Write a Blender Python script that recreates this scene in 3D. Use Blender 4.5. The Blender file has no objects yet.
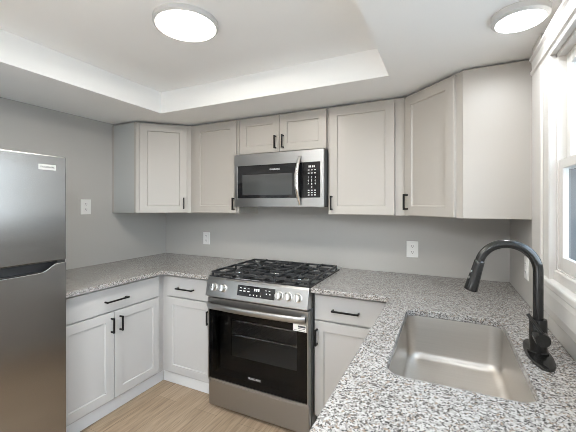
import bpy, bmesh, math, random
from mathutils import Matrix, Vector

# ------------------------------------------------------------------ camera, world, exposure
S = bpy.context.scene
COL = S.collection
random.seed(7)

CX, CY, CZ, YAW, FPX, HOR = 2.645, -2.5368, 1.417, -0.4486, 326.43, 204.82
cam_d = bpy.data.cameras.new('camera')
cam = bpy.data.objects.new('camera', cam_d)
COL.objects.link(cam)
cam.location = (CX, CY, CZ)
cam.rotation_euler = (math.pi / 2, 0, -YAW)
cam_d.sensor_width = 36.0
cam_d.lens = FPX / 576.0 * 36.0
cam_d.shift_y = -(216.0 - HOR) / 576.0
cam_d.clip_start = 0.02
S.camera = cam

S.view_settings.view_transform = 'Standard'
S.view_settings.look = 'None'
S.view_settings.gamma = 1
S.view_settings.use_curve_mapping = False
S.view_settings.exposure = 0.12

LAMP_TRAY, LAMP_WALL, LAMP_ADDED = 80.0, 78.0, 160.0
SKY_STRENGTH = 8.5
w = bpy.data.worlds.new('sky')
S.world = w
w.use_nodes = True
wn = w.node_tree
bg = wn.nodes['Background']
geo = wn.nodes.new('ShaderNodeTexCoord')
sep = wn.nodes.new('ShaderNodeSeparateXYZ')
rmp = wn.nodes.new('ShaderNodeValToRGB')
wn.links.new(geo.outputs['Generated'], sep.inputs[0])
wn.links.new(sep.outputs['Z'], rmp.inputs[0])
rmp.color_ramp.elements[0].color = (0.86, 0.92, 1.0, 1)
rmp.color_ramp.elements[1].color = (0.55, 0.74, 1.0, 1)
wn.links.new(rmp.outputs[0], bg.inputs[0])
bg.inputs[1].default_value = SKY_STRENGTH

# added unseen fill light behind the camera, aimed up to brighten the ceiling
fl_d = bpy.data.lights.new('added_fill_light', 'AREA')
fl_d.shape = 'DISK'
fl_d.size = 0.9
fl_d.energy = 14.5
fl_d.color = (0.92, 0.97, 1.0)
fl = bpy.data.objects.new('added_fill_light', fl_d)
COL.objects.link(fl)
fl.location = (1.9, -3.1, 0.9)
fl.rotation_euler = (math.radians(180 - 12), 0, 0)

cy = S.cycles
cy.use_denoising = True
cy.denoising_prefilter = 'ACCURATE'
cy.filter_width = 0.85
cy.max_bounces = 12
cy.diffuse_bounces = 7
cy.glossy_bounces = 5
cy.transparent_max_bounces = 12
cy.caustics_reflective = False
cy.caustics_refractive = False
cy.sample_clamp_indirect = 6.0
cy.sample_clamp_direct = 12.0

# ------------------------------------------------------------------ measures (metres)
W = 3.025          # room width, left wall x=0, back wall y=0
YF = -4.9          # wall behind the camera
ZC, ZT = 2.129, 2.292   # soffit height, tray ceiling height
CT, CB = 0.914, 0.884   # countertop top / underside
ZB, ZU = 1.346, 2.116   # wall cabinets bottom / top
D = 0.297          # wall cabinet depth
E = 0.61
DT = 0.02          # door thickness


# ------------------------------------------------------------------ materials
def nmat(name):
    m = bpy.data.materials.new(name)
    m.use_nodes = True
    n = m.node_tree.nodes
    return m, m.node_tree, n['Principled BSDF']


def noise(nt, scale, detail=3, stretch=None, coord='Object'):
    tc = nt.nodes.new('ShaderNodeTexCoord')
    src = tc.outputs[coord]
    if stretch:
        mp = nt.nodes.new('ShaderNodeMapping')
        mp.inputs['Scale'].default_value = stretch
        nt.links.new(src, mp.inputs[0])
        src = mp.outputs[0]
    t = nt.nodes.new('ShaderNodeTexNoise')
    t.inputs['Scale'].default_value = scale
    t.inputs['Detail'].default_value = detail
    nt.links.new(src, t.inputs['Vector'])
    return t


def paint(name, col, rough=0.5, var=0.03, bump=0.0, bscale=250):
    m, nt, b = nmat(name)
    t = noise(nt, 3.0)
    mx = nt.nodes.new('ShaderNodeMix')
    mx.data_type = 'RGBA'
    mx.inputs[6].default_value = tuple(c * (1 - var) for c in col) + (1,)
    mx.inputs[7].default_value = tuple(min(1, c * (1 + var)) for c in col) + (1,)
    nt.links.new(t.outputs['Fac'], mx.inputs[0])
    nt.links.new(mx.outputs[2], b.inputs['Base Color'])
    b.inputs['Roughness'].default_value = rough
    if bump:
        t2 = noise(nt, bscale, 2)
        bp = nt.nodes.new('ShaderNodeBump')
        bp.inputs['Strength'].default_value = bump
        bp.inputs['Distance'].default_value = 0.001
        nt.links.new(t2.outputs['Fac'], bp.inputs['Height'])
        nt.links.new(bp.outputs[0], b.inputs['Normal'])
    return m


def steel(name, col, rough, stretch, var=0.08, aniso=0.0, axis='Z', rot=0.0):
    m, nt, b = nmat(name)
    b.inputs['Metallic'].default_value = 1.0
    t = noise(nt, 1.0, 4, stretch)
    mx = nt.nodes.new('ShaderNodeMix')
    mx.data_type = 'RGBA'
    mx.inputs[6].default_value = tuple(c * (1 - var) for c in col) + (1,)
    mx.inputs[7].default_value = tuple(c * (1 + var) for c in col) + (1,)
    nt.links.new(t.outputs['Fac'], mx.inputs[0])
    nt.links.new(mx.outputs[2], b.inputs['Base Color'])
    mr = nt.nodes.new('ShaderNodeMapRange')
    mr.inputs[3].default_value = rough * 0.96
    mr.inputs[4].default_value = rough * 1.04
    nt.links.new(t.outputs['Fac'], mr.inputs[0])
    nt.links.new(mr.outputs[0], b.inputs['Roughness'])
    if aniso:
        b.inputs['Anisotropic'].default_value = aniso
        b.inputs['Anisotropic Rotation'].default_value = rot
        tg = nt.nodes.new('ShaderNodeTangent')
        tg.direction_type = 'RADIAL'
        tg.axis = axis
        nt.links.new(tg.outputs[0], b.inputs['Tangent'])
    return m


def granite(name):
    m, nt, b = nmat(name)
    L = nt.links
    tc = nt.nodes.new('ShaderNodeTexCoord')
    nz = nt.nodes.new('ShaderNodeTexNoise')
    nz.inputs['Scale'].default_value = 130
    nz.inputs['Detail'].default_value = 2
    L.new(tc.outputs['Object'], nz.inputs['Vector'])
    add = nt.nodes.new('ShaderNodeVectorMath')
    add.operation = 'MULTIPLY_ADD'
    L.new(nz.outputs['Color'], add.inputs[0])
    add.inputs[1].default_value = (0.007, 0.007, 0.007)
    L.new(tc.outputs['Object'], add.inputs[2])

    def vor(scale):
        v = nt.nodes.new('ShaderNodeTexVoronoi')
        v.inputs['Scale'].default_value = scale
        L.new(add.outputs[0], v.inputs['Vector'])
        s = nt.nodes.new('ShaderNodeSeparateColor')
        L.new(v.outputs['Color'], s.inputs[0])
        return s

    def ramp(stops):
        r = nt.nodes.new('ShaderNodeValToRGB')
        r.color_ramp.interpolation = 'CONSTANT'
        e = r.color_ramp.elements
        e[0].position, e[0].color = stops[0][0], stops[0][1] + (1,)
        e[1].position, e[1].color = stops[1][0], stops[1][1] + (1,)
        for p, c in stops[2:]:
            q = e.new(p)
            q.color = c + (1,)
        return r
    a = vor(205)
    r1 = ramp([(0, (0.44, 0.425, 0.41)), (0.34, (0.35, 0.335, 0.32)), (0.62, (0.24, 0.228, 0.218)),
               (0.80, (0.12, 0.108, 0.10)), (0.92, (0.26, 0.205, 0.165))])
    L.new(a.outputs[0], r1.inputs[0])
    c = vor(300)
    r2 = ramp([(0, (0, 0, 0)), (0.86, (1, 1, 1))])
    L.new(c.outputs[1], r2.inputs[0])
    mx = nt.nodes.new('ShaderNodeMix')
    mx.data_type = 'RGBA'
    L.new(r2.outputs[0], mx.inputs[0])
    L.new(r1.outputs[0], mx.inputs[6])
    mx.inputs[7].default_value = (0.05, 0.047, 0.045, 1)
    L.new(mx.outputs[2], b.inputs['Base Color'])
    b.inputs['Roughness'].default_value = 0.22
    return m


def planks(name):
    m, nt, b = nmat(name)
    L = nt.links
    tc = nt.nodes.new('ShaderNodeTexCoord')
    mp = nt.nodes.new('ShaderNodeMapping')
    mp.inputs['Rotation'].default_value = (0, 0, math.pi / 2)
    L.new(tc.outputs['Object'], mp.inputs[0])
    br = nt.nodes.new('ShaderNodeTexBrick')
    br.inputs['Scale'].default_value = 1.0
    br.inputs['Brick Width'].default_value = 1.22
    br.inputs['Row Height'].default_value = 0.18
    br.inputs['Mortar Size'].default_value = 0.0012
    br.inputs['Color1'].default_value = (0.335, 0.25, 0.172, 1)
    br.inputs['Color2'].default_value = (0.39, 0.297, 0.21, 1)
    br.inputs['Mortar'].default_value = (0.20, 0.145, 0.095, 1)
    br.offset = 0.37
    L.new(mp.outputs[0], br.inputs['Vector'])
    g = noise(nt, 1.0, 6, (42, 2.2, 1))
    g.inputs['Roughness'].default_value = 0.65
    g.inputs['Distortion'].default_value = 1.2
    rp = nt.nodes.new('ShaderNodeValToRGB')
    rp.color_ramp.elements[0].position = 0.3
    rp.color_ramp.elements[0].color = (0.56, 0.52, 0.48, 1)
    rp.color_ramp.elements[1].position = 0.62
    rp.color_ramp.elements[1].color = (1.08, 1.07, 1.06, 1)
    L.new(g.outputs['Fac'], rp.inputs[0])
    mx = nt.nodes.new('ShaderNodeMix')
    mx.data_type = 'RGBA'
    mx.blend_type = 'MULTIPLY'
    mx.inputs[0].default_value = 1.0
    L.new(br.outputs['Color'], mx.inputs[6])
    L.new(rp.outputs[0], mx.inputs[7])
    L.new(mx.outputs[2], b.inputs['Base Color'])
    b.inputs['Roughness'].default_value = 0.45
    return m


def pane(name, tint, refl=1.0, rough=0.0):
    m, nt, b = nmat(name)
    nt.nodes.remove(b)
    out = nt.nodes['Material Output']
    tr = nt.nodes.new('ShaderNodeBsdfTransparent')
    tr.inputs[0].default_value = tint + (1,)
    gl = nt.nodes.new('ShaderNodeBsdfGlossy')
    gl.inputs['Roughness'].default_value = rough
    gl.inputs[0].default_value = (refl, refl, refl, 1)
    fr = nt.nodes.new('ShaderNodeFresnel')
    fr.inputs[0].default_value = 1.5
    mx = nt.nodes.new('ShaderNodeMixShader')
    ge = nt.nodes.new('ShaderNodeNewGeometry')   # only the outer skin of the pane mirrors
    sb = nt.nodes.new('ShaderNodeMath')
    sb.operation = 'SUBTRACT'
    sb.inputs[0].default_value = 1.0
    nt.links.new(ge.outputs['Backfacing'], sb.inputs[1])
    ml = nt.nodes.new('ShaderNodeMath')
    ml.operation = 'MULTIPLY'
    nt.links.new(fr.outputs[0], ml.inputs[0])
    nt.links.new(sb.outputs[0], ml.inputs[1])
    nt.links.new(ml.outputs[0], mx.inputs[0])
    nt.links.new(tr.outputs[0], mx.inputs[1])
    nt.links.new(gl.outputs[0], mx.inputs[2])
    nt.links.new(mx.outputs[0], out.inputs[0])
    return m


def glow(name, col, strength):
    m, nt, b = nmat(name)
    b.inputs['Base Color'].default_value = (0.9, 0.9, 0.9, 1)
    b.inputs['Emission Color'].default_value = col + (1,)
    b.inputs['Emission Strength'].default_value = strength
    return m


def siding(name):
    m, nt, b = nmat(name)
    wv = nt.nodes.new('ShaderNodeTexWave')
    wv.wave_type = 'BANDS'
    wv.bands_direction = 'Z'
    wv.wave_profile = 'SAW'
    wv.inputs['Scale'].default_value = 2.4
    tc = nt.nodes.new('ShaderNodeTexCoord')
    nt.links.new(tc.outputs['Object'], wv.inputs['Vector'])
    r = nt.nodes.new('ShaderNodeValToRGB')
    r.color_ramp.elements[0].color = (0.02, 0.022, 0.025, 1)
    r.color_ramp.elements[1].color = (0.032, 0.036, 0.04, 1)
    nt.links.new(wv.outputs['Fac'], r.inputs[0])
    nt.links.new(r.outputs[0], b.inputs['Base Color'])
    b.inputs['Roughness'].default_value = 0.7
    return m


M = {
    'wall': paint('grey_wall_paint', (0.44, 0.424, 0.402), 0.6, 0.02, 0.15),
    'ceil': paint('white_ceiling_paint', (0.92, 0.92, 0.915), 0.7, 0.01, 0.1),
    'trim': paint('white_trim_paint', (0.62, 0.597, 0.568), 0.35, 0.01),
    'cab': paint('off_white_cabinet_paint', (0.435, 0.405, 0.37), 0.38, 0.01),
    'base': paint('whiter_base_cabinet_tone', (0.47, 0.46, 0.452), 0.38, 0.01),  # set a little whiter and cooler than the wall cabinets
    'cabpanel': paint('pale_grey_cabinet_side', (0.44, 0.445, 0.435), 0.45, 0.02),
    'kick': paint('white_kick_board', (0.74, 0.74, 0.74), 0.45, 0.01),
    'cavity': paint('dark_gap', (0.004, 0.004, 0.004), 0.8, 0.01),
    'black': paint('matte_black_metal', (0.010, 0.0095, 0.009), 0.2, 0.05),
    'pull': paint('black_pull', (0.008, 0.0075, 0.007), 0.4, 0.05),
    'iron': paint('cast_iron', (0.022, 0.023, 0.025), 0.42, 0.1, 0.3, 400),
    'enamel': paint('black_enamel', (0.02, 0.02, 0.022), 0.12, 0.02),
    'plastic': paint('black_plastic', (0.025, 0.025, 0.026), 0.35, 0.02),
    'blackglass': paint('black_gloss_panel', (0.010, 0.010, 0.011), 0.05, 0.01),
    'greyglass': paint('dark_grey_mesh_window', (0.055, 0.057, 0.057), 0.08, 0.02),
    'ovenwall': paint('oven_cavity_enamel', (0.26, 0.255, 0.25), 0.4, 0.05),
    'white': paint('white_plastic', (0.78, 0.77, 0.75), 0.35, 0.01),
    'slot': paint('dark_slot', (0.06, 0.06, 0.06), 0.6, 0.01),
    'print': paint('white_print', (0.75, 0.75, 0.75), 0.5, 0.01),
    'badge': paint('pale_badge', (0.50, 0.50, 0.49), 0.3, 0.01),
    'storm': paint('dark_grey_screen_frame', (0.085, 0.09, 0.095), 0.45, 0.03),
    'ink': paint('dark_print', (0.05, 0.05, 0.06), 0.5, 0.01),
    'fridge': steel('brushed_steel_door', (0.36, 0.352, 0.342), 0.25, (1.5, 1.5, 40), 0.01, 0.85, 'Z', 0.0),
    'range': steel('brushed_steel_range', (0.39, 0.388, 0.385), 0.30, (1.0, 1.0, 12), 0.02),
    'sink': steel('satin_steel_basin', (0.56, 0.53, 0.495), 0.37, (4, 160, 160), 0.07),
    'chrome': steel('polished_steel', (0.72, 0.72, 0.71), 0.16, (50, 50, 50), 0.02),
    'knob': steel('satin_knob_steel', (0.62, 0.615, 0.60), 0.28, (60, 60, 60), 0.02),
    'fridgeside': paint('grey_fridge_side', (0.16, 0.16, 0.16), 0.4, 0.02),
    'granite': granite('speckled_granite'),
    'floor': planks('oak_vinyl_planks'),
    'pane': pane('clear_window_glass', (0.93, 0.96, 0.96)),
    'ovenglass': pane('smoked_oven_glass', (0.68, 0.68, 0.68), 0.45, 0.02),
    'lamp_tray': glow('lit_diffuser_tray', (1.0, 0.965, 0.88), LAMP_TRAY),
    'lamp_wall': glow('lit_diffuser_soffit', (0.94, 0.98, 1.0), LAMP_WALL),
    'lamp_added': glow('lit_diffuser_added', (0.94, 0.98, 1.0), LAMP_ADDED),  # for the added lamps out of view
    'lampring': paint('white_lamp_rim', (0.62, 0.61, 0.60), 0.4, 0.01),
    'siding': siding('grey_lap_siding'),
    'ground': paint('outdoor_ground', (0.34, 0.335, 0.32), 0.9, 0.2),
}
for k_ in ('pull', 'cavity'):
    M[k_].node_tree.nodes['Principled BSDF'].inputs['Specular IOR Level'].default_value = 0.2


# ------------------------------------------------------------------ geometry helpers
class MB:
    def __init__(self):
        self.bm = bmesh.new()

    def verts(self, pts, mat=None):
        return [self.bm.verts.new((mat @ Vector(p)) if mat else Vector(p)) for p in pts]

    def face(self, vs):
        try:
            return self.bm.faces.new(vs)
        except ValueError:
            return None

    def box(self, x0, x1, y0, y1, z0, z1, mat=None):
        v = self.verts([(x, y, z) for z in (z0, z1) for y in (y0, y1) for x in (x0, x1)], mat)
        for f in ((0, 2, 3, 1), (4, 5, 7, 6), (0, 1, 5, 4), (2, 6, 7, 3), (0, 4, 6, 2), (1, 3, 7, 5)):
            self.face([v[i] for i in f])
        return self

    def loft(self, rings, close=True, caps=True, mat=None):
        R = [self.verts(r, mat) for r in rings]
        n = len(R[0])
        for a, b in zip(R, R[1:]):
            for i in range(n if close else n - 1):
                j = (i + 1) % n
                self.face([a[i], a[j], b[j], b[i]])
        if caps:
            self.face(list(reversed(R[0])))
            self.face(R[-1])
        return self

    def prism(self, poly, f0, f1, mat=None):
        """poly: 2D points; f0/f1 turn a 2D point into the two end points"""
        return self.loft([[f0(*p) for p in poly], [f1(*p) for p in poly]], True, True, mat)

    def tube(self, path, r, n=12, caps=True, up=None):
        pts = [Vector(p) for p in path]
        rs = r if isinstance(r, (list, tuple)) else [r] * len(pts)
        rings = []
        prev = None
        for i, p in enumerate(pts):
            t = (pts[min(i + 1, len(pts) - 1)] - pts[max(i - 1, 0)]).normalized()
            if prev is None:
                a = Vector((0, 0, 1)) if abs(t.z) < 0.9 else Vector((0, 1, 0))
                u = t.cross(a).normalized()
            else:
                u = (prev - t * prev.dot(t)).normalized()
            v = t.cross(u)
            prev = u
            rings.append([p + (u * math.cos(2 * math.pi * k / n) + v * math.sin(2 * math.pi * k / n)) * rs[i]
                          for k in range(n)])
        return self.loft(rings, True, caps)

    def lathe(self, prof, n=32, mat=None, caps=True):
        """prof: (r, z) from bottom to top around local z"""
        return self.loft([[(r * math.cos(2 * math.pi * k / n), r * math.sin(2 * math.pi * k / n), z)
                           for k in range(n)] for r, z in prof], True, caps, mat)

    def build(self, name, mat, parent=None, bevel=0.0, seg=2, smooth=False):
        bm = self.bm
        bmesh.ops.recalc_face_normals(bm, faces=bm.faces)
        me = bpy.data.meshes.new(name)
        if parent is not None:
            off = world_loc(parent)
            bmesh.ops.translate(bm, vec=-off, verts=bm.verts)
        else:
            off = None
        bm.to_mesh(me)
        bm.free()
        me.materials.append(mat)
        o = bpy.data.objects.new(name, me)
        COL.objects.link(o)
        if parent is not None:
            o.parent = parent
        if smooth:
            for p in me.polygons:
                p.use_smooth = True
            me.set_sharp_from_angle(angle=math.radians(38))
        if bevel:
            md = o.modifiers.new('edge', 'BEVEL')
            md.width = bevel
            md.segments = seg
            md.limit_method = 'ANGLE'
            md.angle_limit = math.radians(40)
        return o


def world_loc(o):
    v = Vector(o.location)
    while o.parent is not None:
        o = o.parent
        v = v + Vector(o.location)
    return v


def thing(name, label, cat, loc, group=None):
    o = bpy.data.objects.new(name, None)
    o.empty_display_size = 0.1
    COL.objects.link(o)
    o.location = loc
    o['label'] = label
    o['category'] = cat
    if group:
        o['group'] = group
    return o


def tag(o, label, cat, group=None):
    o['label'] = label
    o['category'] = cat
    if group:
        o['group'] = group
    return o


def struct(o):
    o['kind'] = 'structure'
    return o


def copy_thing(root, loc, label):
    r = root.copy()
    COL.objects.link(r)
    r.location = loc
    r['label'] = label
    for ch in list(root.children):
        c = ch.copy()
        COL.objects.link(c)
        c.parent = r
        for g in list(ch.children):
            d = g.copy()
            COL.objects.link(d)
            d.parent = c
    return r


def frame_mat(x, y, z, deg):
    """local x: along the front, seen left to right; local y: into the thing; z up"""
    return Matrix.Translation((x, y, z)) @ Matrix.Rotation(math.radians(deg), 4, 'Z')


def text_part(name, txt, size, mat_world, mat, parent, depth=0.0004):
    cu = bpy.data.curves.new(name, 'FONT')
    cu.body = txt
    cu.size = size
    cu.align_x = 'CENTER'
    cu.align_y = 'CENTER'
    cu.extrude = depth
    cu.resolution_u = 2
    tmp = bpy.data.objects.new(name + '_tmp', cu)
    COL.objects.link(tmp)
    dg = bpy.context.evaluated_depsgraph_get()
    me = bpy.data.meshes.new_from_object(tmp.evaluated_get(dg))
    bpy.data.objects.remove(tmp)
    bpy.data.curves.remove(cu)
    off = world_loc(parent)
    me.transform(Matrix.Translation(-off) @ mat_world)
    me.materials.clear()
    me.materials.append(mat)
    me.name = name
    o = bpy.data.objects.new(name, me)
    COL.objects.link(o)
    o.parent = parent
    return o


def face_text_mat(x, y, z, deg=0):
    """text standing upright on a front whose local frame is turned by deg"""
    return frame_mat(x, y, z, deg) @ Matrix.Rotation(math.pi / 2, 4, 'X')


# ------------------------------------------------------------------ the shell
T = 0.12
struct(MB().box(-T, W + T, YF - T, T, -0.06, 0).build('floor', M['floor']))
struct(MB().box(-T, 0, YF, 0, 0, 2.42).build('wall_left', M['wall']))
struct(MB().box(-T, W + T, 0, T, 0, 2.42).build('wall_back', M['wall']))
# right wall with the window opening
WY0, WY1, WZ0, WZ1 = -0.985, -1.86, 1.165, 1.985
VZ0, VZ1 = 0.55, 2.05
VY0, VY1 = -2.45, -4.65      # opening of an unseen window, added for daylight
b = MB()
b.box(W, W + T, WY0, 0, 0, 2.42)
b.box(W, W + T, VY1, VY0, 0, VZ0)
b.box(W, W + T, VY1, VY0, VZ1, 2.42)
b.box(W, W + T, VY0, WY1, 0, 2.42)
b.box(W, W + T, YF, VY1, 0, 2.42)
b.box(W, W + T, WY1, WY0, 0, WZ0)
b.box(W, W + T, WY1, WY0, WZ1, 2.42)
struct(b.build('wall_right', M['wall']))
struct(MB().box(-T, W + T, YF - T, YF, 0, 2.42).build('wall_front', M['wall']))
# ceiling: dropped soffit ring with a raised tray
TX0, TX1, TY0, TY1 = 0.652, 2.366, -0.675, -2.005
b = MB()
b.box(-T, TX0, YF - T, T, ZC, 2.5)
b.box(TX1, W + T, YF - T, T, ZC, 2.5)
b.box(TX0, TX1, TY0, T, ZC, 2.5)
b.box(TX0, TX1, YF - T, TY1, ZC, 2.5)
b.box(TX0, TX1, TY1, TY0, ZT, 2.5)
struct(b.build('ceiling', M['ceil']))
# ------------------------------------------------------------------ window on the right wall
win = bpy.data.objects.new('window_1', None)
COL.objects.link(win)
win.location = (W, (WY0 + WY1) / 2, WZ0)
struct(win)
CX0 = 3.0       # face of the casing
b = MB()
# side casings (a flat board with a raised outer band and an inner bead)
for s, ya in ((1, WY0), (-1, WY1)):
    y_in, y_out = ya, ya + s * 0.118
    lo, hi = min(y_in, y_out), max(y_in, y_out)
    b.box(CX0 + 0.004, W, lo, hi, WZ0 - 0.06, WZ1)
    ya2, yb2 = sorted((y_out, y_out - s * 0.03))
    b.box(CX0 - 0.006, CX0 + 0.004, ya2, yb2, WZ0 - 0.06, WZ1)
    ya2, yb2 = sorted((y_in, y_in + s * 0.018))
    b.box(CX0, CX0 + 0.004, ya2, yb2, WZ0 - 0.06, WZ1)
b.build('casing', M['trim'], win, 0.003)
MB().box(CX0 + 0.002, W, WY0 + 0.1185, -0.716, CT, ZC - 0.001).build('filler_board', M['trim'], win, 0.001)
# jamb lining
b = MB()
b.box(W - 0.002, W + T, WY0 - 0.012, WY0, WZ0, WZ1)
b.box(W - 0.002, W + T, WY1, WY1 + 0.012, WZ0, WZ1)
b.box(W - 0.002, W + T, WY1, WY0, WZ1 - 0.012, WZ1)
b.box(W - 0.002, W + T, WY1, WY0, WZ0, WZ0 + 0.012)
b.build('jamb', M['trim'], win, 0.0015)


def sash(name, xa, xb, z0, z1, st, rb, rt, parent):
    y0, y1 = WY1 + 0.012, WY0 - 0.012
    f = MB()
    f.box(xa, xb, y0, y0 + st, z0, z1)
    f.box(xa, xb, y1 - st, y1, z0, z1)
    f.box(xa, xb, y0 + st, y1 - st, z0, z0 + rb)
    f.box(xa, xb, y0 + st, y1 - st, z1 - rt, z1)
    o = f.build(name, M['trim'], parent, 0.003)
    xm = xa + 0.007
    MB().box(xm - 0.002, xm + 0.002, y0 + st - 0.004, y1 - st + 0.004, z0 + rb - 0.004, z1 - rt + 0.004).build('glass_pane', M['pane'], o)
    return o


sash('lower_sash', W + 0.004, W + 0.022, WZ0 + 0.012, 1.585, 0.042, 0.05, 0.036, win)
sash('upper_sash', W + 0.026, W + 0.046, 1.55, WZ1 - 0.012, 0.042, 0.036, 0.045, win)
b = MB()
for y0, y1 in ((WY1 + 0.012, WY1 + 0.034), (WY0 - 0.034, WY0 - 0.012)):
    b.box(W + 0.085, W + 0.105, y0, y1, WZ0 + 0.012, WZ1 - 0.012)
for z0, z1 in ((WZ0 + 0.012, WZ0 + 0.034), (1.558, 1.580), (WZ1 - 0.034, WZ1 - 0.012)):
    b.box(W + 0.085, W + 0.105, WY1 + 0.034, WY0 - 0.034, z0, z1)
b.build('storm_frame', M['storm'], win, 0.002)
b = MB()
for y0, y1 in ((WY0 - 0.0155, WY0 - 0.0125), (WY1 + 0.0125, WY1 + 0.0155)):
    b.box(W + 0.0235, W + T, y0, y1, WZ0 + 0.013, 1.549)
    b.box(W + 0.048, W + T, y0, y1, 1.549, WZ1 - 0.013)
b.build('screen_track', M['storm'], win)
win_added = bpy.data.objects.new('added_window', None)  # out of view, added to let more daylight into the room
COL.objects.link(win_added)
win_added.location = (W, (VY0 + VY1) / 2, WZ0)
struct(win_added)
b = MB()
for yc in (VY1 + 0.03, (VY0 + VY1) / 2, VY0 - 0.03):
    b.box(W + 0.02, W + 0.06, yc - 0.03, yc + 0.03, VZ0, VZ1)
for z0, z1 in ((VZ0, VZ0 + 0.05), (VZ1 - 0.05, VZ1)):
    b.box(W + 0.02, W + 0.06, VY1 + 0.06, VY0 - 0.06, z0, z1)
b.build('sash', M['trim'], win_added, 0.003)
MB().box(W + 0.038, W + 0.042, VY1 + 0.05, VY0 - 0.05, VZ0 + 0.05, VZ1 - 0.05).build('glass_pane', M['pane'], win_added)
# stool and apron under the window
b = MB()
prof = [(0, 0), (0, 0.06), (0.018, 0.066), (0.05, 0.022), (0.055, 0.012), (0.05, 0.0)]
b.box(CX0 - 0.012, W, WY1 - 0.13, WY0 + 0.13, 1.105, 1.135)
b.build('stool', M['trim'], win, 0.008, 3)
b = MB()
pr = [(W, 0.985), (W, 1.105), (CX0 - 0.002, 1.105), (CX0 - 0.006, 1.085), (CX0 - 0.004, 1.03), (CX0 + 0.006, 1.0), (CX0 + 0.012, 0.985)]
b.prism(pr, lambda x, z: (x, WY0 + 0.118, z), lambda x, z: (x, WY1 - 0.118, z))
b.build('apron', M['trim'], win, 0.002)
# sloped sill between stool and sash
b = MB()
b.prism([(W + 0.01, 1.12), (W + 0.01, WZ0 + 0.014), (CX0 + 0.016, WZ0 + 0.004), (CX0 + 0.016, 1.12)],
        lambda x, z: (x, WY0, z), lambda x, z: (x, WY1, z))
b.build('sill', M['trim'], win, 0.003)

# head casing with a stepped crown up to the ceiling
b = MB()
pr = [(W, WZ1), (W, ZC), (W - 0.010, ZC), (W - 0.012, ZC - 0.020), (W - 0.018, ZC - 0.034), (W - 0.034, ZC - 0.044),
      (W - 0.036, ZC - 0.060), (W - 0.026, ZC - 0.068), (W - 0.024, ZC - 0.104), (W - 0.030, ZC - 0.108), (W - 0.030, ZC - 0.122), (W - 0.022, ZC - 0.128), (W - 0.021, WZ1)]
b.prism(pr, lambda x, z: (x, -0.716, z), lambda x, z: (x, WY1 - 0.4, z))
struct(b.build('trim_1', M['trim'], None, 0.0015))


# ------------------------------------------------------------------ cabinets
def shaker(mb, w_, h, mat, t=DT, s=0.058, rec=0.009):
    c = 0.0018
    O0 = [(0, t, 0), (w_, t, 0), (w_, t, h), (0, t, h)]
    O1 = [(0, c, 0), (w_, c, 0), (w_, c, h), (0, c, h)]
    O2 = [(c, 0, c), (w_ - c, 0, c), (w_ - c, 0, h - c), (c, 0, h - c)]
    I1 = [(s, 0, s), (w_ - s, 0, s), (w_ - s, 0, h - s), (s, 0, h - s)]
    q = s + 0.005
    I2 = [(q, rec, q), (w_ - q, rec, q), (w_ - q, rec, h - q), (q, rec, h - q)]
    mb.loft([O0, O1, O2, I1, I2], True, True, mat)


def slab(mb, w_, h, mat, t=DT):
    c = 0.0025
    mb.loft([[(0, t, 0), (w_, t, 0), (w_, t, h), (0, t, h)],
             [(0, c, 0), (w_, c, 0), (w_, c, h), (0, c, h)],
             [(c, 0, c), (w_ - c, 0, c), (w_ - c, 0, h - c), (c, 0, h - c)]], True, True, mat)


def pull(parent, mat, length, vertical):
    """black bar pull, centred on mat's origin; mat is the local frame of the front"""
    b = MB()
    h, r = length / 2, 0.005
    ps = h - 0.006
    if vertical:
        b.box(-r, r, -0.034, -0.024, -h, h, mat)
        for z in (-ps, ps):
            b.box(-r, r, -0.026, 0.001, z - r, z + r, mat)
    else:
        b.box(-h, h, -0.034, -0.024, -r, r, mat)
        for x in (-ps, ps):
            b.box(x - r, x + r, -0.026, 0.001, -r, r, mat)
    o = b.build('handle', M['pull'], parent, 0.0015)
    o['label'] = 'black bar handle'
    return o


def door(parent, mat, x0, x1, z0, z1, hx=None, hz=None, hl=0.10, paint_='cab'):
    mt = mat @ Matrix.Translation((x0, 0, z0))
    b = MB()
    shaker(b, x1 - x0, z1 - z0, mt)
    o = b.build('door', M[paint_], parent)
    if hx is not None:
        pull(o, mat @ Matrix.Translation((hx, 0, hz)), hl, True)
    return o


def drawer(parent, mat, x0, x1, z0, z1, hx, hz, hl=0.165):
    mt = mat @ Matrix.Translation((x0, 0, z0))
    b = MB()
    slab(b, x1 - x0, z1 - z0, mt)
    o = b.build('drawer', M['base'], parent)
    pull(o, mat @ Matrix.Translation((hx, 0, hz)), hl, False)
    return o


UG = 'wall cabinets under the soffit'
BG = 'base cabinets under the granite'
FZ0, FZ1 = ZB, ZU
dz0, dz1 = ZB + 0.004, ZU - 0.012

# left corner wall cabinet (diagonal)
c = thing('corner_wall_cabinet', 'diagonal corner wall cabinet with one door, against the grey wall above the fridge side counter', 'cabinet', (0.25, -0.25, ZB), UG)
poly = [(0.002, -0.002), (0.002, -E), (D, -E), (E, -D), (E, -0.002)]
MB().prism(poly, lambda x, y: (x, y, FZ0), lambda x, y: (x, y, FZ1)).build('body', M['cab'], c, 0.001)
MB().box(0.022, D - 0.022, -E - 0.003, -E, FZ0 + 0.002, FZ1 - 0.001).build('side_panel', M['cabpanel'], c)['label'] = 'grey finished side panel'
mb = MB()
mb.box(0.002, 0.020, -E - 0.006, -E, FZ0, FZ1)
mb.box(D - 0.020, D, -E - 0.006, -E, FZ0, FZ1)
mb.build('side_stile', M['cab'], c, 0.001)
dm = frame_mat(D, -E, 0, 45) @ Matrix.Translation((0, -DT, 0))
dl = (E - D) * math.sqrt(2)
door(c, dm, 0.026, dl - 0.035, dz0, dz1, dl - 0.062, 1.43)

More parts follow.
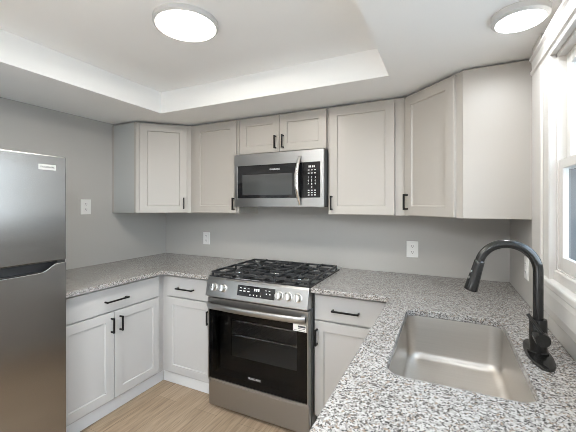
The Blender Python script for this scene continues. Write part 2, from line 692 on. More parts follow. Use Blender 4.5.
# wall cabinet left of the microwave
c = thing('wall_cabinet', 'tall single door wall cabinet between the diagonal left corner cabinet and the microwave', 'cabinet', (0.87, -0.15, ZB), UG)
MB().box(E + 0.001, 1.124, -D, -0.002, FZ0, FZ1).build('body', M['cab'], c, 0.001)
um = frame_mat(0, -D - DT, 0, 0)
door(c, um, 0.668, 1.104, dz0, dz1, 1.088, 1.425)

# short cabinet over the microwave
c = thing('wall_cabinet', 'short two door wall cabinet directly above the microwave', 'cabinet', (1.506, -0.15, 1.818), UG)
MB().box(1.126, 1.886, -D, -0.002, 1.818, FZ1).build('body', M['cab'], c, 0.001)
door(c, um, 1.142, 1.503, 1.824, dz1, 1.473, 1.898)
door(c, um, 1.508, 1.880, 1.824, dz1, 1.538, 1.898)

# wall cabinet right of the microwave
c = thing('wall_cabinet', 'tall single door wall cabinet just right of the microwave', 'cabinet', (2.15, -0.15, ZB), UG)
MB().box(1.888, W - E - 0.001, -D, -0.002, FZ0, FZ1).build('body', M['cab'], c, 0.001)
door(c, um, 1.902, 2.347, dz0, dz1, 1.922, 1.43)

# right corner wall cabinet (diagonal)
c = thing('corner_wall_cabinet', 'diagonal corner wall cabinet with a wide white side, beside the window', 'cabinet', (W - 0.25, -0.25, ZB), UG)
poly = [(W - 0.002, -0.002), (W - E, -0.002), (W - E, -D), (W - D, -E), (W - 0.002, -E)]
MB().prism(poly, lambda x, y: (x, y, FZ0), lambda x, y: (x, y, FZ1)).build('body', M['cab'], c, 0.001)
MB().box(W - D, W - 0.003, -E - 0.004, -E, FZ0, FZ1).build('side_panel', M['cab'], c, 0.001)
dm = frame_mat(W - E, -D, 0, -45) @ Matrix.Translation((0, -DT, 0))
door(c, dm, 0.014, dl - 0.040, dz0, dz1, 0.040, 1.435)

# base cabinets -------------------------------------------------------
BF = 0.63            # face frame plane
KD = 0.59            # kick board plane


def base_box(c, poly, kick):
    MB().prism(poly, lambda x, y: (x, y, 0.105), lambda x, y: (x, y, CB)).build('body', M['base'], c, 0.001)
    MB().box(*kick, 0.0, 0.104).build('toe_kick', M['kick'], c, 0.001)


# left run
c = thing('base_cabinet', 'double door base cabinet with one wide drawer, next to the refrigerator', 'cabinet', (0.32, -1.06, 0), BG)
base_box(c, [(0.002, -1.431), (BF, -1.431), (BF, -0.631), (0.002, -0.631)], (0.05, KD - 0.0005, -1.431, -0.5905))
lm = frame_mat(BF + DT, 0, 0, 90)
drawer(c, lm, -1.429, -0.688, 0.712, 0.866, -1.062, 0.782)
door(c, lm, -1.429, -1.073, 0.122, 0.703, -1.094, 0.618, paint_='base')
door(c, lm, -1.068, -0.688, 0.122, 0.703, -1.030, 0.616, paint_='base')
# back run, left of the range
c = thing('base_cabinet', 'narrow base cabinet with one drawer and one door, between the inner corner and the range', 'cabinet', (0.88, -0.32, 0), BG)
base_box(c, [(0.002, -0.002), (1.138, -0.002), (1.138, -BF), (0.002, -BF)], (KD, 1.138, -KD, -0.05))
bmx = frame_mat(0, -BF - DT, 0, 0)
drawer(c, bmx, 0.688, 1.128, 0.712, 0.866, 0.882, 0.781)
door(c, bmx, 0.688, 1.128, 0.122, 0.703, 1.102, 0.60, paint_='base')
# back run, right of the range
c = thing('base_cabinet', 'base cabinet with one drawer and one door, between the range and the sink counter', 'cabinet', (2.15, -0.32, 0), BG)
base_box(c, [(1.912, -0.002), (W - 0.003, -0.002), (W - 0.003, -BF), (1.912, -BF)], (1.912, W - KD - 0.002, -KD, -0.05))
drawer(c, bmx, 1.918, 2.352, 0.712, 0.866, 2.116, 0.783)
door(c, bmx, 1.918, 2.352, 0.122, 0.703, 1.936, 0.608, paint_='base')
# right run under the sink
c = thing('base_cabinet', 'sink base cabinet below the basin and the window', 'cabinet', (2.72, -1.3, 0), BG)
RX = W - BF
mb = MB()
mb.box(RX, RX + 0.02, -2.10, -0.631, 0.105, CB)
mb.box(RX + 0.02, W - 0.003, -2.10, -2.08, 0.105, CB)
mb.box(RX + 0.02, W - 0.003, -2.08, -0.631, 0.105, 0.125)
mb.build('body', M['base'], c, 0.001)
MB().box(W - KD, W - KD + 0.02, -2.10, -0.592, 0, 0.104).build('toe_kick', M['kick'], c, 0.001)
rm = frame_mat(RX - DT, 0, 0, -90)
door(c, rm, 0.70, 1.16, 0.122, 0.866, 1.13, 0.76, paint_='base')
door(c, rm, 1.165, 1.62, 0.122, 0.866, 1.195, 0.76, paint_='base')
door(c, rm, 1.63, 2.09, 0.122, 0.866, 1.66, 0.76, paint_='base')


# ------------------------------------------------------------------ countertops
def rrect(x0, x1, y0, y1, r, n=8):
    pts = []
    for cx_, cy_, a0 in ((x1 - r, y1 - r, 0), (x0 + r, y1 - r, 90), (x0 + r, y0 + r, 180), (x1 - r, y0 + r, 270)):
        for k in range(n + 1):
            a = math.radians(a0 + 90 * k / n)
            pts.append((cx_ + r * math.cos(a), cy_ + r * math.sin(a)))
    return pts


SX0, SX1, SY0, SY1 = 2.480, 2.866, -1.527, -0.858


def counter(name, outline, hole=None):
    bm = bmesh.new()
    eds = []
    for loop in [outline] + ([hole] if hole else []):
        vs = [bm.verts.new((x, y, CB)) for x, y in loop]
        for i in range(len(vs)):
            eds.append(bm.edges.new((vs[i], vs[(i + 1) % len(vs)])))
    r = bmesh.ops.triangle_fill(bm, use_beauty=True, edges=eds)
    fs = [f for f in bm.faces]
    if hole:   # drop any triangle that fell inside the hole
        hx0, hx1 = min(p[0] for p in hole), max(p[0] for p in hole)
        hy0, hy1 = min(p[1] for p in hole), max(p[1] for p in hole)
        bad = []
        for f in fs:
            m_ = f.calc_center_median()
            onhole = all(any(abs(v.co.x - p[0]) < 1e-6 and abs(v.co.y - p[1]) < 1e-6 for p in hole) for v in f.verts)
            if onhole and hx0 < m_.x < hx1 and hy0 < m_.y < hy1:
                bad.append(f)
        if bad:
            bmesh.ops.delete(bm, geom=bad, context='FACES')
    bmesh.ops.dissolve_limit(bm, angle_limit=0.01, verts=bm.verts, edges=bm.edges) if not hole else None
    ex = bmesh.ops.extrude_face_region(bm, geom=list(bm.faces))
    bmesh.ops.translate(bm, vec=(0, 0, CT - CB), verts=[v for v in ex['geom'] if isinstance(v, bmesh.types.BMVert)])
    mb = MB()
    mb.bm.free()
    mb.bm = bm
    return mb.build(name, M['granite'], None, 0.003, 2)


LD, BD = 0.695, 0.70
tag(counter('countertop', [(0.001, -0.001), (0.001, -1.432), (LD, -1.432), (LD, -BD), (1.139, -BD), (1.139, -0.001)]),
    'speckled granite countertop running from the refrigerator round the corner to the range', 'countertop', 'granite countertops')
RXE = 2.372
tag(counter('countertop', [(1.911, -0.001), (1.911, -BD), (RXE, -BD), (RXE, -2.12), (W - 0.001, -2.12), (W - 0.001, -0.001)],
            rrect(SX0, SX1, SY0, SY1, 0.055)),
    'speckled granite countertop with the cut out for the sink, under the window', 'countertop', 'granite countertops')

# ------------------------------------------------------------------ sink
sk = thing('kitchen_sink', 'undermount rectangular stainless steel sink set into the granite under the window', 'sink',
           ((SX0 + SX1) / 2, (SY0 + SY1) / 2, 0.684))
b = MB()
rings = []


def ring(inset, r, z):
    return [(x, y, z) for x, y in rrect(SX0 - 0.004 + inset, SX1 + 0.004 - inset, SY0 - 0.004 + inset, SY1 + 0.004 - inset, r)]


rings.append([(x, y, CB - 0.001) for x, y in rrect(SX0 - 0.025, SX1 + 0.025, SY0 - 0.025, SY1 + 0.025, 0.075)])
rings.append(ring(0.0, 0.055, CB - 0.001))
rings.append(ring(0.001, 0.055, CB - 0.012))
zf = 0.690
rings.append(ring(0.010, 0.050, zf + 0.034))
for k in range(1, 7):
    a = math.radians(15 * k)
    rings.append(ring(0.010 + 0.034 * (1 - math.cos(a)), 0.050 - 0.02 * (1 - math.cos(a)), zf + 0.034 * (1 - math.sin(a))))
rings.append(ring(0.12, 0.03, zf - 0.003))
R = [b.verts(r) for r in rings]
n = len(R[0])
for a_, b_ in zip(R, R[1:]):
    for i in range(n):
        j = (i + 1) % n
        b.face([a_[i], a_[j], b_[j], b_[i]])
b.face(R[-1])
o = b.build('basin', M['sink'], sk, 0, 0, True)
md = o.modifiers.new('thick', 'SOLIDIFY')
md.thickness = 0.0015
md.offset = 0
b = MB()
scx, scy = (SX0 + SX1) / 2, (SY0 + SY1) / 2 - 0.05
dmx = Matrix.Translation((scx, scy, zf - 0.002))
b.lathe([(0.055, 0.0), (0.055, 0.003), (0.045, 0.004), (0.036, -0.0005), (0.02, -0.0005), (0.0005, -0.0005)], 28, dmx, False)
b.build('drain', M['chrome'], sk, 0, 0, True)

# ------------------------------------------------------------------ faucet
FX, FY = 2.926, -1.186
fc = thing('kitchen_faucet', 'matte black gooseneck pull down faucet behind the sink', 'faucet', (FX, FY, CT))
b = MB()
pl = [(FX + 0.036 * math.copysign(abs(math.cos(t)) ** 0.9, math.cos(t)), FY + 0.128 * math.sin(t))
      for t in [2 * math.pi * k / 40 for k in range(40)]]
cen = lambda p, s: (FX + (p[0] - FX) * s, FY + (p[1] - FY) * s)
b.loft([[(x, y, CT) for x, y in pl], [(x, y, CT + 0.005) for x, y in pl],
        [(*cen(p, 0.94), CT + 0.008) for p in pl]])
b.build('base_plate', M['black'], fc, 0, 0, True)
b = MB()
b.lathe([(0.029, 0.008), (0.029, 0.013), (0.0255, 0.016), (0.025, 0.118), (0.024, 0.121), (0.017, 0.122)], 28, Matrix.Translation((FX, FY, CT)))
b.build('body', M['black'], fc, 0, 0, True)
AR, ACX, ACZ = 0.086, FX - 0.086, 1.196
path = [(FX, FY, CT + 0.12), (FX, FY, 1.08), (FX, FY, 1.14), (FX, FY, ACZ - 0.02)]
for k in range(0, 23):
    a = math.radians(165 * k / 22)
    path.append((ACX + AR * math.cos(a), FY, ACZ + AR * math.sin(a)))
d_ = Vector((-math.sin(math.radians(165)), 0, math.cos(math.radians(165))))
e_ = Vector(path[-1])
b = MB()
b.tube(path, 0.0150, 20)
b.build('spout', M['black'], fc, 0, 0, True)
b = MB()
hd = [(0.0, 0.0150), (0.004, 0.0172), (0.012, 0.0172), (0.035, 0.0180), (0.075, 0.0205), (0.108, 0.0225), (0.112, 0.0215)]
b.tube([e_ + d_ * s for s, r in hd], [r for s, r in hd], 24)
hd_o = b.build('spray_head', M['black'], fc, 0, 0, True)
b = MB()
b.tube([e_ + d_ * 0.1115, e_ + d_ * 0.114], 0.017, 20)
b.build('nozzle', M['plastic'], hd_o)
b = MB()   # two spray buttons on the outer side of the head
nrm = Vector((-d_.z, 0, d_.x))
if nrm.x > 0:
    nrm = -nrm
nrm = (nrm + Vector((0, -0.55, 0))).normalized()
for s in (0.045, 0.068):
    p = e_ + d_ * s + nrm * 0.0165
    b.tube([p, p + nrm * 0.004], 0.0055, 12)
b.build('spray_button', M['chrome'], hd_o)
b = MB()
b.tube([(FX, FY - 0.02, 0.984), (FX, FY - 0.062, 0.984), (FX, FY - 0.066, 0.984)], [0.0215, 0.0215, 0.020], 28)
hub = b.build('handle_hub', M['black'], fc, 0, 0, True)
b = MB()
p0, p1 = Vector((FX + 0.002, FY - 0.052, 0.998)), Vector((FX - 0.036, FY - 0.040, 1.058))
b.tube([p0, p0.lerp(p1, 0.5), p1], [0.0062, 0.0058, 0.0052], 10)
b.build('lever', M['black'], hub, 0, 0, True)

# ------------------------------------------------------------------ gas range
X0, X1 = 1.146, 1.906
YR = -0.72
rg = thing('gas_range', 'slide in stainless steel gas range with black oven glass, below the microwave', 'range', ((X0 + X1) / 2, -0.36, 0))
b = MB()
b.box(X0, X0 + 0.04, -0.665, -0.02, 0.03, 0.905)
b.box(X1 - 0.04, X1, -0.665, -0.02, 0.03, 0.905)
b.box(X0 + 0.04, X1 - 0.04, -0.06, -0.02, 0.03, 0.905)
b.box(X0 + 0.04, X1 - 0.04, -0.665, -0.06, 0.76, 0.905)
b.box(X0 + 0.04, X1 - 0.04, -0.665, -0.06, 0.03, 0.25)
b.build('body', M['fridgeside'], rg)
for x in (X0 + 0.04, X1 - 0.07):
    for y in (-0.62, -0.1):
        MB().box(x, x + 0.03, y, y + 0.03, 0, 0.0295).build('leveling_foot', M['plastic'], rg)
# cavity lining with the inner window frame
b = MB()
xi0, xi1, zi0, zi1, yi = 1.285, 1.792, 0.352, 0.612, -0.635
b.box(X0 + 0.04, xi0, yi, yi + 0.006, 0.25, 0.76)
b.box(xi1, X1 - 0.04, yi, yi + 0.006, 0.25, 0.76)
b.box(xi0, xi1, yi, yi + 0.006, 0.25, zi0)
b.box(xi0, xi1, yi, yi + 0.006, zi1, 0.76)
b.box(X0 + 0.009, X0 + 0.040, YR + 0.008, yi + 0.006, 0.215, 0.689)
b.box(X1 - 0.040, X1 - 0.009, YR + 0.008, yi + 0.006, 0.215, 0.689)
b.box(X0 + 0.040, X1 - 0.040, YR + 0.008, yi, 0.215, 0.252)
b.box(X0 + 0.040, X1 - 0.040, YR + 0.008, yi, 0.650, 0.689)
b.build('oven_liner', M['cavity'], rg)
b = MB()
b.box(X0 + 0.041, X0 + 0.045, -0.628, -0.061, 0.252, 0.758)
b.box(X1 - 0.045, X1 - 0.041, -0.628, -0.061, 0.252, 0.758)
b.box(X0 + 0.045, X1 - 0.045, -0.066, -0.061, 0.252, 0.758)
b.box(X0 + 0.045, X1 - 0.045, -0.628, -0.066, 0.252, 0.256)
b.build('oven_cavity', M['ovenwall'], rg)
b = MB()
for z in (0.49, 0.591):
    for y in (-0.60, -0.12):
        b.tube([(X0 + 0.046, y, z), (X1 - 0.046, y, z)], 0.004, 8)
    for k in range(16):
        x = X0 + 0.07 + k * (X1 - X0 - 0.14) / 15
        b.tube([(x, -0.60, z + 0.004), (x, -0.12, z + 0.004)], 0.002, 6)
b.build('oven_rack', M['chrome'], rg)
# storage drawer
b = MB()
b.box(X0 + 0.001, X1 - 0.001, -0.708, -0.668, 0.022, 0.192)
b.build('storage_drawer', M['range'], rg, 0.004)
# oven door
od = MB()
od.box(X0 + 0.001, X1 - 0.001, YR, -0.67, 0.690, 0.772)     # top band
od.box(X0 + 0.001, X1 - 0.001, YR, -0.67, 0.200, 0.214)     # bottom rail
od.box(X0 + 0.001, X0 + 0.008, YR, -0.67, 0.214, 0.690)
od.box(X1 - 0.008, X1 - 0.001, YR, -0.67, 0.214, 0.690)
dr = od.build('oven_door', M['range'], rg, 0.0015)
MB().box(X0 + 0.008, X1 - 0.008, YR + 0.001, YR + 0.007, 0.214, 0.690).build('oven_glass', M['ovenglass'], dr)
b = MB()   # wide bowed bar handle
hx0, hx1 = X0 + 0.012, X1 - 0.012
rings = []
for k in range(25):
    t = k / 24
    x = hx0 + (hx1 - hx0) * t
    bow = 0.018 + 0.036 * (math.sin(math.pi * t) ** 0.45 if 0 < t < 1 else 0)
    y = YR - bow
    hz = 0.728
    hh = 0.0195
    th = 0.008
    rings.append([(x, y + th * math.cos(a), hz + hh * math.sin(a)) for a in [2 * math.pi * q / 14 for q in range(14)]])
b.loft(rings)
for x in (hx0, hx1 - 0.03):
    b.box(x, x + 0.03, YR - 0.022, YR + 0.002, 0.712, 0.744)
b.build('door_handle', M['range'], dr, 0, 0, True)
text_part('brand_mark', 'FRIGIDAIRE', 0.019, face_text_mat(1.527, YR - 0.0006, 0.280), M['print'], dr)
st = MB().box(1.806, 1.894, YR - 0.0012, YR - 0.0004, 0.648, 0.690).build('energy_sticker', M['white'], dr)
st['label'] = 'white paper sticker'
b = MB()
b.box(1.838, 1.888, YR - 0.0016, YR - 0.0010, 0.672, 0.683)
b.box(1.838, 1.884, YR - 0.0016, YR - 0.0010, 0.664, 0.667)
b.box(1.812, 1.886, YR - 0.0016, YR - 0.0010, 0.654, 0.656)
b.build('sticker_print', M['ink'], st)
# control panel, leaning back
PB, PT = (-0.742, 0.786), (-0.716, 0.902)
b = MB()
pr = [(PB[0], PB[1]), (PB[0] - 0.001, PB[1] + 0.006), (PT[0], PT[1]), (PT[0] + 0.010, 0.914), (-0.64, 0.914), (-0.64, 0.786)]
b.prism(pr, lambda y, z: (X0 - 0.002, y, z), lambda y, z: (X1 + 0.002, y, z))
cp = b.build('control_panel', M['range'], rg, 0.002)
pd = (Vector((0, PT[0] - PB[0], PT[1] - PB[1]))).normalized()
pn = Vector((0, -pd.z, pd.y))


def on_panel(x, z):
    t = (z - PB[1]) / (PT[1] - PB[1])
    return Vector((x, PB[0] + t * (PT[0] - PB[0]), z))


def panel_mat(x, z, off=0.0):
    o_ = on_panel(x, z) + pn * off
    m_ = Matrix((( 1, 0, pn.x, o_.x), (0, pd.y, pn.y, o_.y), (0, pd.z, pn.z, o_.z), (0, 0, 0, 1)))
    return m_


pm = panel_mat(1.543, 0.852, 0.0005)
b = MB()
b.box(-0.140, 0.140, -0.034, 0.034, 0, 0.0016, pm)
ds = b.build('display', M['blackglass'], cp)
b = MB()
for xx, yy, ww, hh in ((-0.115, 0.016, 0.014, 0.004), (-0.085, 0.016, 0.014, 0.004), (-0.055, 0.016, 0.014, 0.004),
                       (-0.115, -0.002, 0.016, 0.007), (-0.085, -0.002, 0.016, 0.007), (-0.055, -0.002, 0.016, 0.007),
                       (-0.008, 0.013, 0.010, 0.016), (0.007, 0.013, 0.010, 0.016), (0.022, 0.013, 0.010, 0.016),
                       (-0.04, -0.021, 0.006, 0.008), (-0.014, -0.021, 0.006, 0.008), (0.012, -0.021, 0.006, 0.008), (0.038, -0.021, 0.006, 0.008),
                       (0.075, 0.017, 0.012, 0.004), (0.10, 0.017, 0.012, 0.004), (0.08, -0.003, 0.008, 0.008), (0.105, -0.003, 0.008, 0.008)):
    b.box(xx - ww / 2, xx + ww / 2, yy - hh / 2, yy + hh / 2, 0.0016, 0.0020, pm)
b.build('touch_marks', M['print'], ds)
for x in (1.210, 1.286, 1.714, 1.776, 1.841):
    km = panel_mat(x, 0.851)
    b = MB()
    b.lathe([(0.0285, 0.0005), (0.0285, 0.004), (0.0235, 0.006), (0.0225, 0.024), (0.0205, 0.027)], 28, km)
    kb = b.build('knob', M['knob'], rg, 0, 0, True)
    b = MB()
    b.box(-0.0045, 0.0045, -0.021, 0.021, 0.026, 0.034, km)
    b.build('knob_grip', M['chrome'], kb, 0.0015)
# cooktop
b = MB()
b.box(X0 - 0.004, X1 + 0.004, -0.700, -0.085, 0.905, 0.922)
b.build('cooktop', M['enamel'], rg, 0.004)
b = MB()
b.box(X0 - 0.004, X1 + 0.004, -0.085, -0.012, 0.905, 0.920)
b.build('rear_trim', M['range'], rg, 0.003)
CXM = (X0 + X1) / 2
for x, y, r in ((X0 + 0.145, -0.545, 0.052), (X0 + 0.145, -0.250, 0.040), (CXM, -0.400, 0.046), (X1 - 0.145, -0.545, 0.056), (X1 - 0.145, -0.250, 0.036)):
    mt = Matrix.Translation((x, y, 0.921))
    b = MB()
    b.lathe([(r * 1.35, 0.0), (r * 1.3, 0.003), (r * 0.95, 0.004), (r * 0.92, 0.012)], 28, mt)
    bu = b.build('burner', M['chrome'], rg, 0, 0, True)
    b = MB()
    b.lathe([(r * 0.86, 0.012), (r * 0.88, 0.017), (r * 0.80, 0.021), (r * 0.2, 0.0215)], 28, mt)
    b.build('burner_cap', M['iron'], bu, 0, 0, True)
GZ0, GZ1 = 0.938, 0.952
gw = (X1 - X0 - 0.02) / 3
for g in range(3):
    xa = X0 + 0.008 + g * (gw + 0.002)
    xb = xa + gw
    ya, yb = -0.688, -0.112
    b = MB()
    t = 0.012
    b.box(xa, xb, ya, ya + t, GZ0, GZ1)
    b.box(xa, xb, yb - t, yb, GZ0, GZ1)
    b.box(xa, xa + t, ya + t, yb - t, GZ0, GZ1)
    b.box(xb - t, xb, ya + t, yb - t, GZ0, GZ1)
    ym, xm = (ya + yb) / 2, (xa + xb) / 2
    if g != 1:
        b.box(xa + t, xb - t, ym - t / 2, ym + t / 2, GZ0, GZ1)
        for yc in ((ya + ym) / 2, (ym + yb) / 2):
            b.box(xa + t, xm - 0.028, yc - 0.005, yc + 0.005, GZ0, GZ1 + 0.003)
            b.box(xm + 0.028, xb - t, yc - 0.005, yc + 0.005, GZ0, GZ1 + 0.003)
            for s in (-1, 1):
                b.box(xm - 0.005, xm + 0.005, *sorted((yc + s * 0.028, yc + s * 0.15)), GZ0, GZ1 + 0.003)
    else:
        for yc in (ya + 0.09, ya + 0.18, yb - 0.18, yb - 0.09):
            b.box(xa + t, xb - t, yc - 0.005, yc + 0.005, GZ0, GZ1 + 0.002)
        b.box(xm - 0.005, xm + 0.005, ya + t, ym - 0.03, GZ0, GZ1 + 0.003)
        b.box(xm - 0.005, xm + 0.005, ym + 0.03, yb - t, GZ0, GZ1 + 0.003)
        b.box(xa + t, xm - 0.03, ym - 0.005, ym + 0.005, GZ0, GZ1 + 0.003)
        b.box(xm + 0.03, xb - t, ym - 0.005, ym + 0.005, GZ0, GZ1 + 0.003)
    for x in (xa, xb - t):
        for y in (ya, yb - t, ym - t / 2):
            b.box(x, x + t, y, y + t, 0.922, GZ0)
    b.build('grate', M['iron'], rg, 0.002)

# ------------------------------------------------------------------ microwave
MX0, MX1, MZ0, MZ1, MY = 1.131, 1.882, 1.402, 1.810, -0.378
mw = thing('microwave', 'over the range stainless steel microwave with black door glass, hung between the wall cabinets', 'microwave',
           ((MX0 + MX1) / 2, -0.2, MZ0))
b = MB()
b.box(MX0 + 0.004, MX1 - 0.004, MY + 0.030, -0.004, MZ0 + 0.004, MZ1 + 0.006)
b.build('body', M['fridgeside'], mw, 0.002)
b = MB()
GZA, GZB = 1.468, 1.722          # glass band
dxs = 1.728                      # door / control split
b.box(MX0, MX1, MY, MY + 0.030, GZB, MZ1)
b.box(MX0, MX1, MY, MY + 0.030, MZ0, GZA)
b.box(MX0, MX0 + 0.030, MY, MY + 0.030, GZA, GZB)
b.box(MX1 - 0.026, MX1, MY, MY + 0.030, GZA, GZB)
fr = b.build('front_frame', M['range'], mw, 0.0015)
b = MB()
b.box(MX0 + 0.030, dxs - 0.001, MY + 0.0015, MY + 0.025, GZA, GZB)
dg_ = b.build('door', M['blackglass'], mw)
MB().box(1.208, 1.640, MY + 0.0005, MY + 0.0016, 1.492, 1.650).build('door_window', M['greyglass'], dg_)
text_part('brand_mark', 'FRIGIDAIRE', 0.017, face_text_mat(1.494, MY + 0.001, 1.684), M['print'], dg_)
b = MB()
b.box(dxs + 0.001, MX1 - 0.026, MY + 0.0015, MY + 0.025, GZA, GZB)
kp = b.build('control_panel', M['blackglass'], mw)
b = MB()
for xx in (1.768, 1.780, 1.794, 1.806):
    b.box(xx, xx + 0.008, MY + 0.0008, MY + 0.0016, 1.683, 1.697)
b.build('clock_display', M['print'], kp)
rows = ['1', '2', '3'], ['4', '5', '6'], ['7', '8', '9'], ['', '0', '']
for i, rw in enumerate(rows):
    text_part('keypad_digits', '   '.join(x if x else ' ' for x in rw), 0.020, face_text_mat(1.792, MY + 0.001, 1.612 - i * 0.023), M['print'], kp)
b = MB()
for z in (1.662, 1.640, 1.518, 1.500, 1.484):
    for xx in (1.762, 1.786, 1.810):
        b.box(xx, xx + 0.013, MY + 0.0008, MY + 0.0016, z, z + 0.006)
b.build('key_marks', M['print'], kp)
# bowed vertical handle
b = MB()
rings = []
for k in range(25):
    t = k / 24
    z = 1.418 + (1.766 - 1.418) * t
    bow = 0.006 + 0.040 * math.sin(math.pi * t)
    wv = 0.0135 - 0.002 * math.cos(2 * math.pi * t)
    xm = 1.702 - 0.012 * math.sin(math.pi * t)
    rings.append([(xm + wv * math.cos(a), MY - bow + 0.006 * math.sin(a), z) for a in [2 * math.pi * q / 14 for q in range(14)]])
b.loft(rings)
b.build('door_handle', M['chrome'], dg_, 0, 0, True)
b = MB()
b.box(MX0 + 0.05, MX1 - 0.05, -0.33, -0.05, MZ0 - 0.002, MZ0 + 0.004)
b.build('vent_underside', M['plastic'], mw)

# ------------------------------------------------------------------ refrigerator
RFX, RY1, RY0 = 0.744, -1.466, -2.206
RY1 = -1.434
rf = thing('refrigerator', 'stainless steel top freezer refrigerator standing against the left wall', 'refrigerator', (0.38, (RY0 + RY1) / 2, 0))
YS = RY1 - 0.022
b = MB()
b.box(0.04, RFX - 0.072, RY0 + 0.002, RY1 - 0.022, 0.04, 1.675)
b.build('body', M['fridgeside'], rf, 0.004)
b = MB()
b.box(0.08, RFX - 0.09, RY0 + 0.03, RY1 - 0.04, 0.0, 0.04)
b.build('base_grille', M['plastic'], rf)
b = MB()
b.box(RFX - 0.066, RFX, RY0, RY1, 1.114, 1.683)
fd = b.build('freezer_door', M['fridge'], rf, 0.006, 3)
# lower door with the scooped grip along its top edge
y = RY1
pts = [(RY0, 0.06), (RY1, 0.06), (RY1, 1.100)]
for yy, zz in ((RY1 - 0.046, 1.0995), (RY1 - 0.060, 1.097), (RY1 - 0.075, 1.088), (RY1 - 0.090, 1.077), (RY1 - 0.105, 1.068), (RY1 - 0.122, 1.0625), (RY1 - 0.15, 1.0605)):
    pts.append((yy, zz))
for yy, zz in reversed(((RY0 + 0.046, 1.0995), (RY0 + 0.060, 1.097), (RY0 + 0.075, 1.088), (RY0 + 0.090, 1.077), (RY0 + 0.105, 1.068), (RY0 + 0.122, 1.0625), (RY0 + 0.15, 1.0605))):
    pts.append((yy, zz))
pts.append((RY0, 1.100))
b = MB()
b.prism(pts, lambda y_, z_: (RFX - 0.020, y_, z_), lambda y_, z_: (RFX, y_, z_))
ld = b.build('refrigerator_door', M['fridge'], rf, 0.003, 3)
b = MB()
b.box(RFX - 0.066, RFX - 0.0205, RY0 + 0.001, RY1 - 0.001, 0.06, 1.0600)
b.box(RFX - 0.066, RFX - 0.050, RY0 + 0.02, RY1 - 0.02, 1.0600, 1.104)
b.build('grip_recess', M['plastic'], ld)
b = MB()
b.box(RFX - 0.05, RFX - 0.006, RY1 - 0.045, RY1 - 0.004, 1.1005, 1.1135)
b.build('hinge', M['plastic'], rf)
b = MB()
b.box(RFX - 0.0004, RFX + 0.0022, -1.573, -1.488, 1.602, 1.631)
bd = b.build('badge', M['badge'], rf, 0.0008)
bd['label'] = 'pale badge with dark lettering'
text_part('brand_mark', 'FRIGIDAIRE', 0.0135, face_text_mat(RFX + 0.0024, -1.5305, 1.6165, 90), M['ink'], bd)

# ------------------------------------------------------------------ outlets
def outlet(label, mat, w_=0.082, h=0.122):
    p = mat @ Vector((0, 0, 0))
    t = thing('wall_outlet', label, 'outlet', p, 'white wall outlets')
    b = MB()
    hw, hh = w_ / 2, h / 2
    b.loft([[(-hw, 0, -hh), (hw, 0, -hh), (hw, 0, hh), (-hw, 0, hh)],
            [(-hw, -0.004, -hh), (hw, -0.004, -hh), (hw, -0.004, hh), (-hw, -0.004, hh)],
            [(-hw + 0.003, -0.006, -hh + 0.003), (hw - 0.003, -0.006, -hh + 0.003), (hw - 0.003, -0.006, hh - 0.003), (-hw + 0.003, -0.006, hh - 0.003)]], True, True, mat)
    b.build('cover_plate', M['white'], t)
    for s in (-1, 1):
        b = MB()
        b.loft([[(x, yy, z + s * 0.0215) for x, z in rrect(-0.0165, 0.0165, -0.0145, 0.0145, 0.009, 4)] for yy in (-0.006, -0.0085)], True, True, mat)
        sk_ = b.build('socket', M['white'], t)
        b = MB()
        for x in (-0.0065, 0.0065):
            b.box(x - 0.0016, x + 0.0016, -0.0090, -0.0080, s * 0.0215 - 0.001, s * 0.0215 + 0.008, mat)
        b.box(-0.002, 0.002, -0.0090, -0.0080, s * 0.0215 - 0.010, s * 0.0215 - 0.005, mat)
        b.build('slot', M['slot'], sk_)
    return t


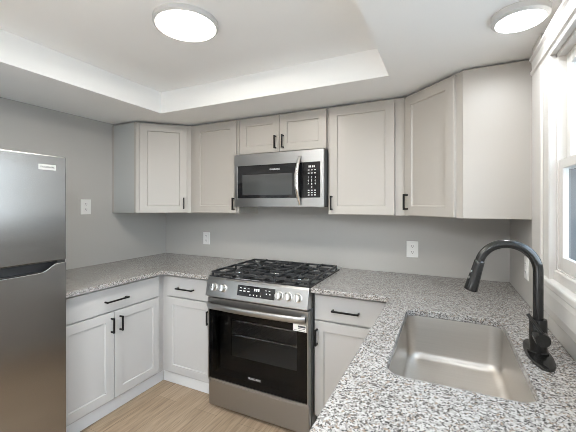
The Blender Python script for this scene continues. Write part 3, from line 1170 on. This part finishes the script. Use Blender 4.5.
outlet('white duplex outlet on the grey wall between the refrigerator and the corner cabinet', frame_mat(0, -0.853, 1.400, 90))
outlet('white duplex outlet on the back wall left of the range', frame_mat(0.541, 0, 1.090, 0), 0.080, 0.118)
outlet('white duplex outlet on the back wall right of the range', frame_mat(2.430, 0, 1.093, 0), 0.080, 0.118)
outlet('white outlet on the side wall behind the faucet neck', frame_mat(W, -0.492, 1.091, -90), 0.080, 0.114)


# ------------------------------------------------------------------ ceiling lights
def disc_light(label, x, y, z, r, mat, h=0.024, k=0.92):
    t = thing('ceiling_light', label, 'ceiling light', (x, y, z), 'round flush ceiling lights')
    mt = Matrix.Translation((x, y, z))
    b = MB()
    b.lathe([(r * (k - 0.02), -h), (r * (k + 0.035), -h), (r, -h * 0.75), (r, -0.0005)], 48, mt)
    b.build('rim', M['lampring'], t, 0, 0, True)
    b = MB()
    b.lathe([(r * (k - 0.01), -h - 0.0012), (r * k, -h + 0.0005)], 48, mt)
    b.build('diffuser', mat, t)
    return t


disc_light('large round ceiling light in the raised tray', 1.528, -1.340, ZT, 0.151, M['lamp_tray'])
disc_light('smaller round ceiling light on the soffit beside the window', 2.896, -1.066, ZC, 0.093, M['lamp_wall'], 0.030, 0.85)
disc_light('added round ceiling light, out of view on the soffit behind the raised tray', 1.512, -2.75, ZC, 0.158, M['lamp_added'])  # this and the next two are unseen lamps added to brighten the room
disc_light('added round ceiling light, out of view on the rear soffit by the added side window', 2.25, -4.0, ZC, 0.158, M['lamp_added'])
disc_light('added round ceiling light, out of view on the rear soffit on the refrigerator side', 0.8, -4.0, ZC, 0.158, M['lamp_added'])

# ------------------------------------------------------------------ outside the window
h = thing('neighbor_house', 'grey sided house seen through the window', 'house', (6.0, 8.0, -0.6))
MB().box(5.2, 9.0, 1.5, 20.0, -0.6, 3.4).build('wall', M['siding'], h)
MB().box(4.3, 9.4, 1.2, 20.3, 3.2, 3.4).build('roof', M['siding'], h)
for yy in (3.0, 5.5, 8.0, 11.0, 14.0):
    MB().box(5.14, 5.2, yy, yy + 0.9, 0.6, 1.9).build('window', M['white'], h, 0.01)
g = MB().box(W + T + 0.02, 30, -30, 30, -0.7, -0.6).build('ground', M['ground'])
struct(g)
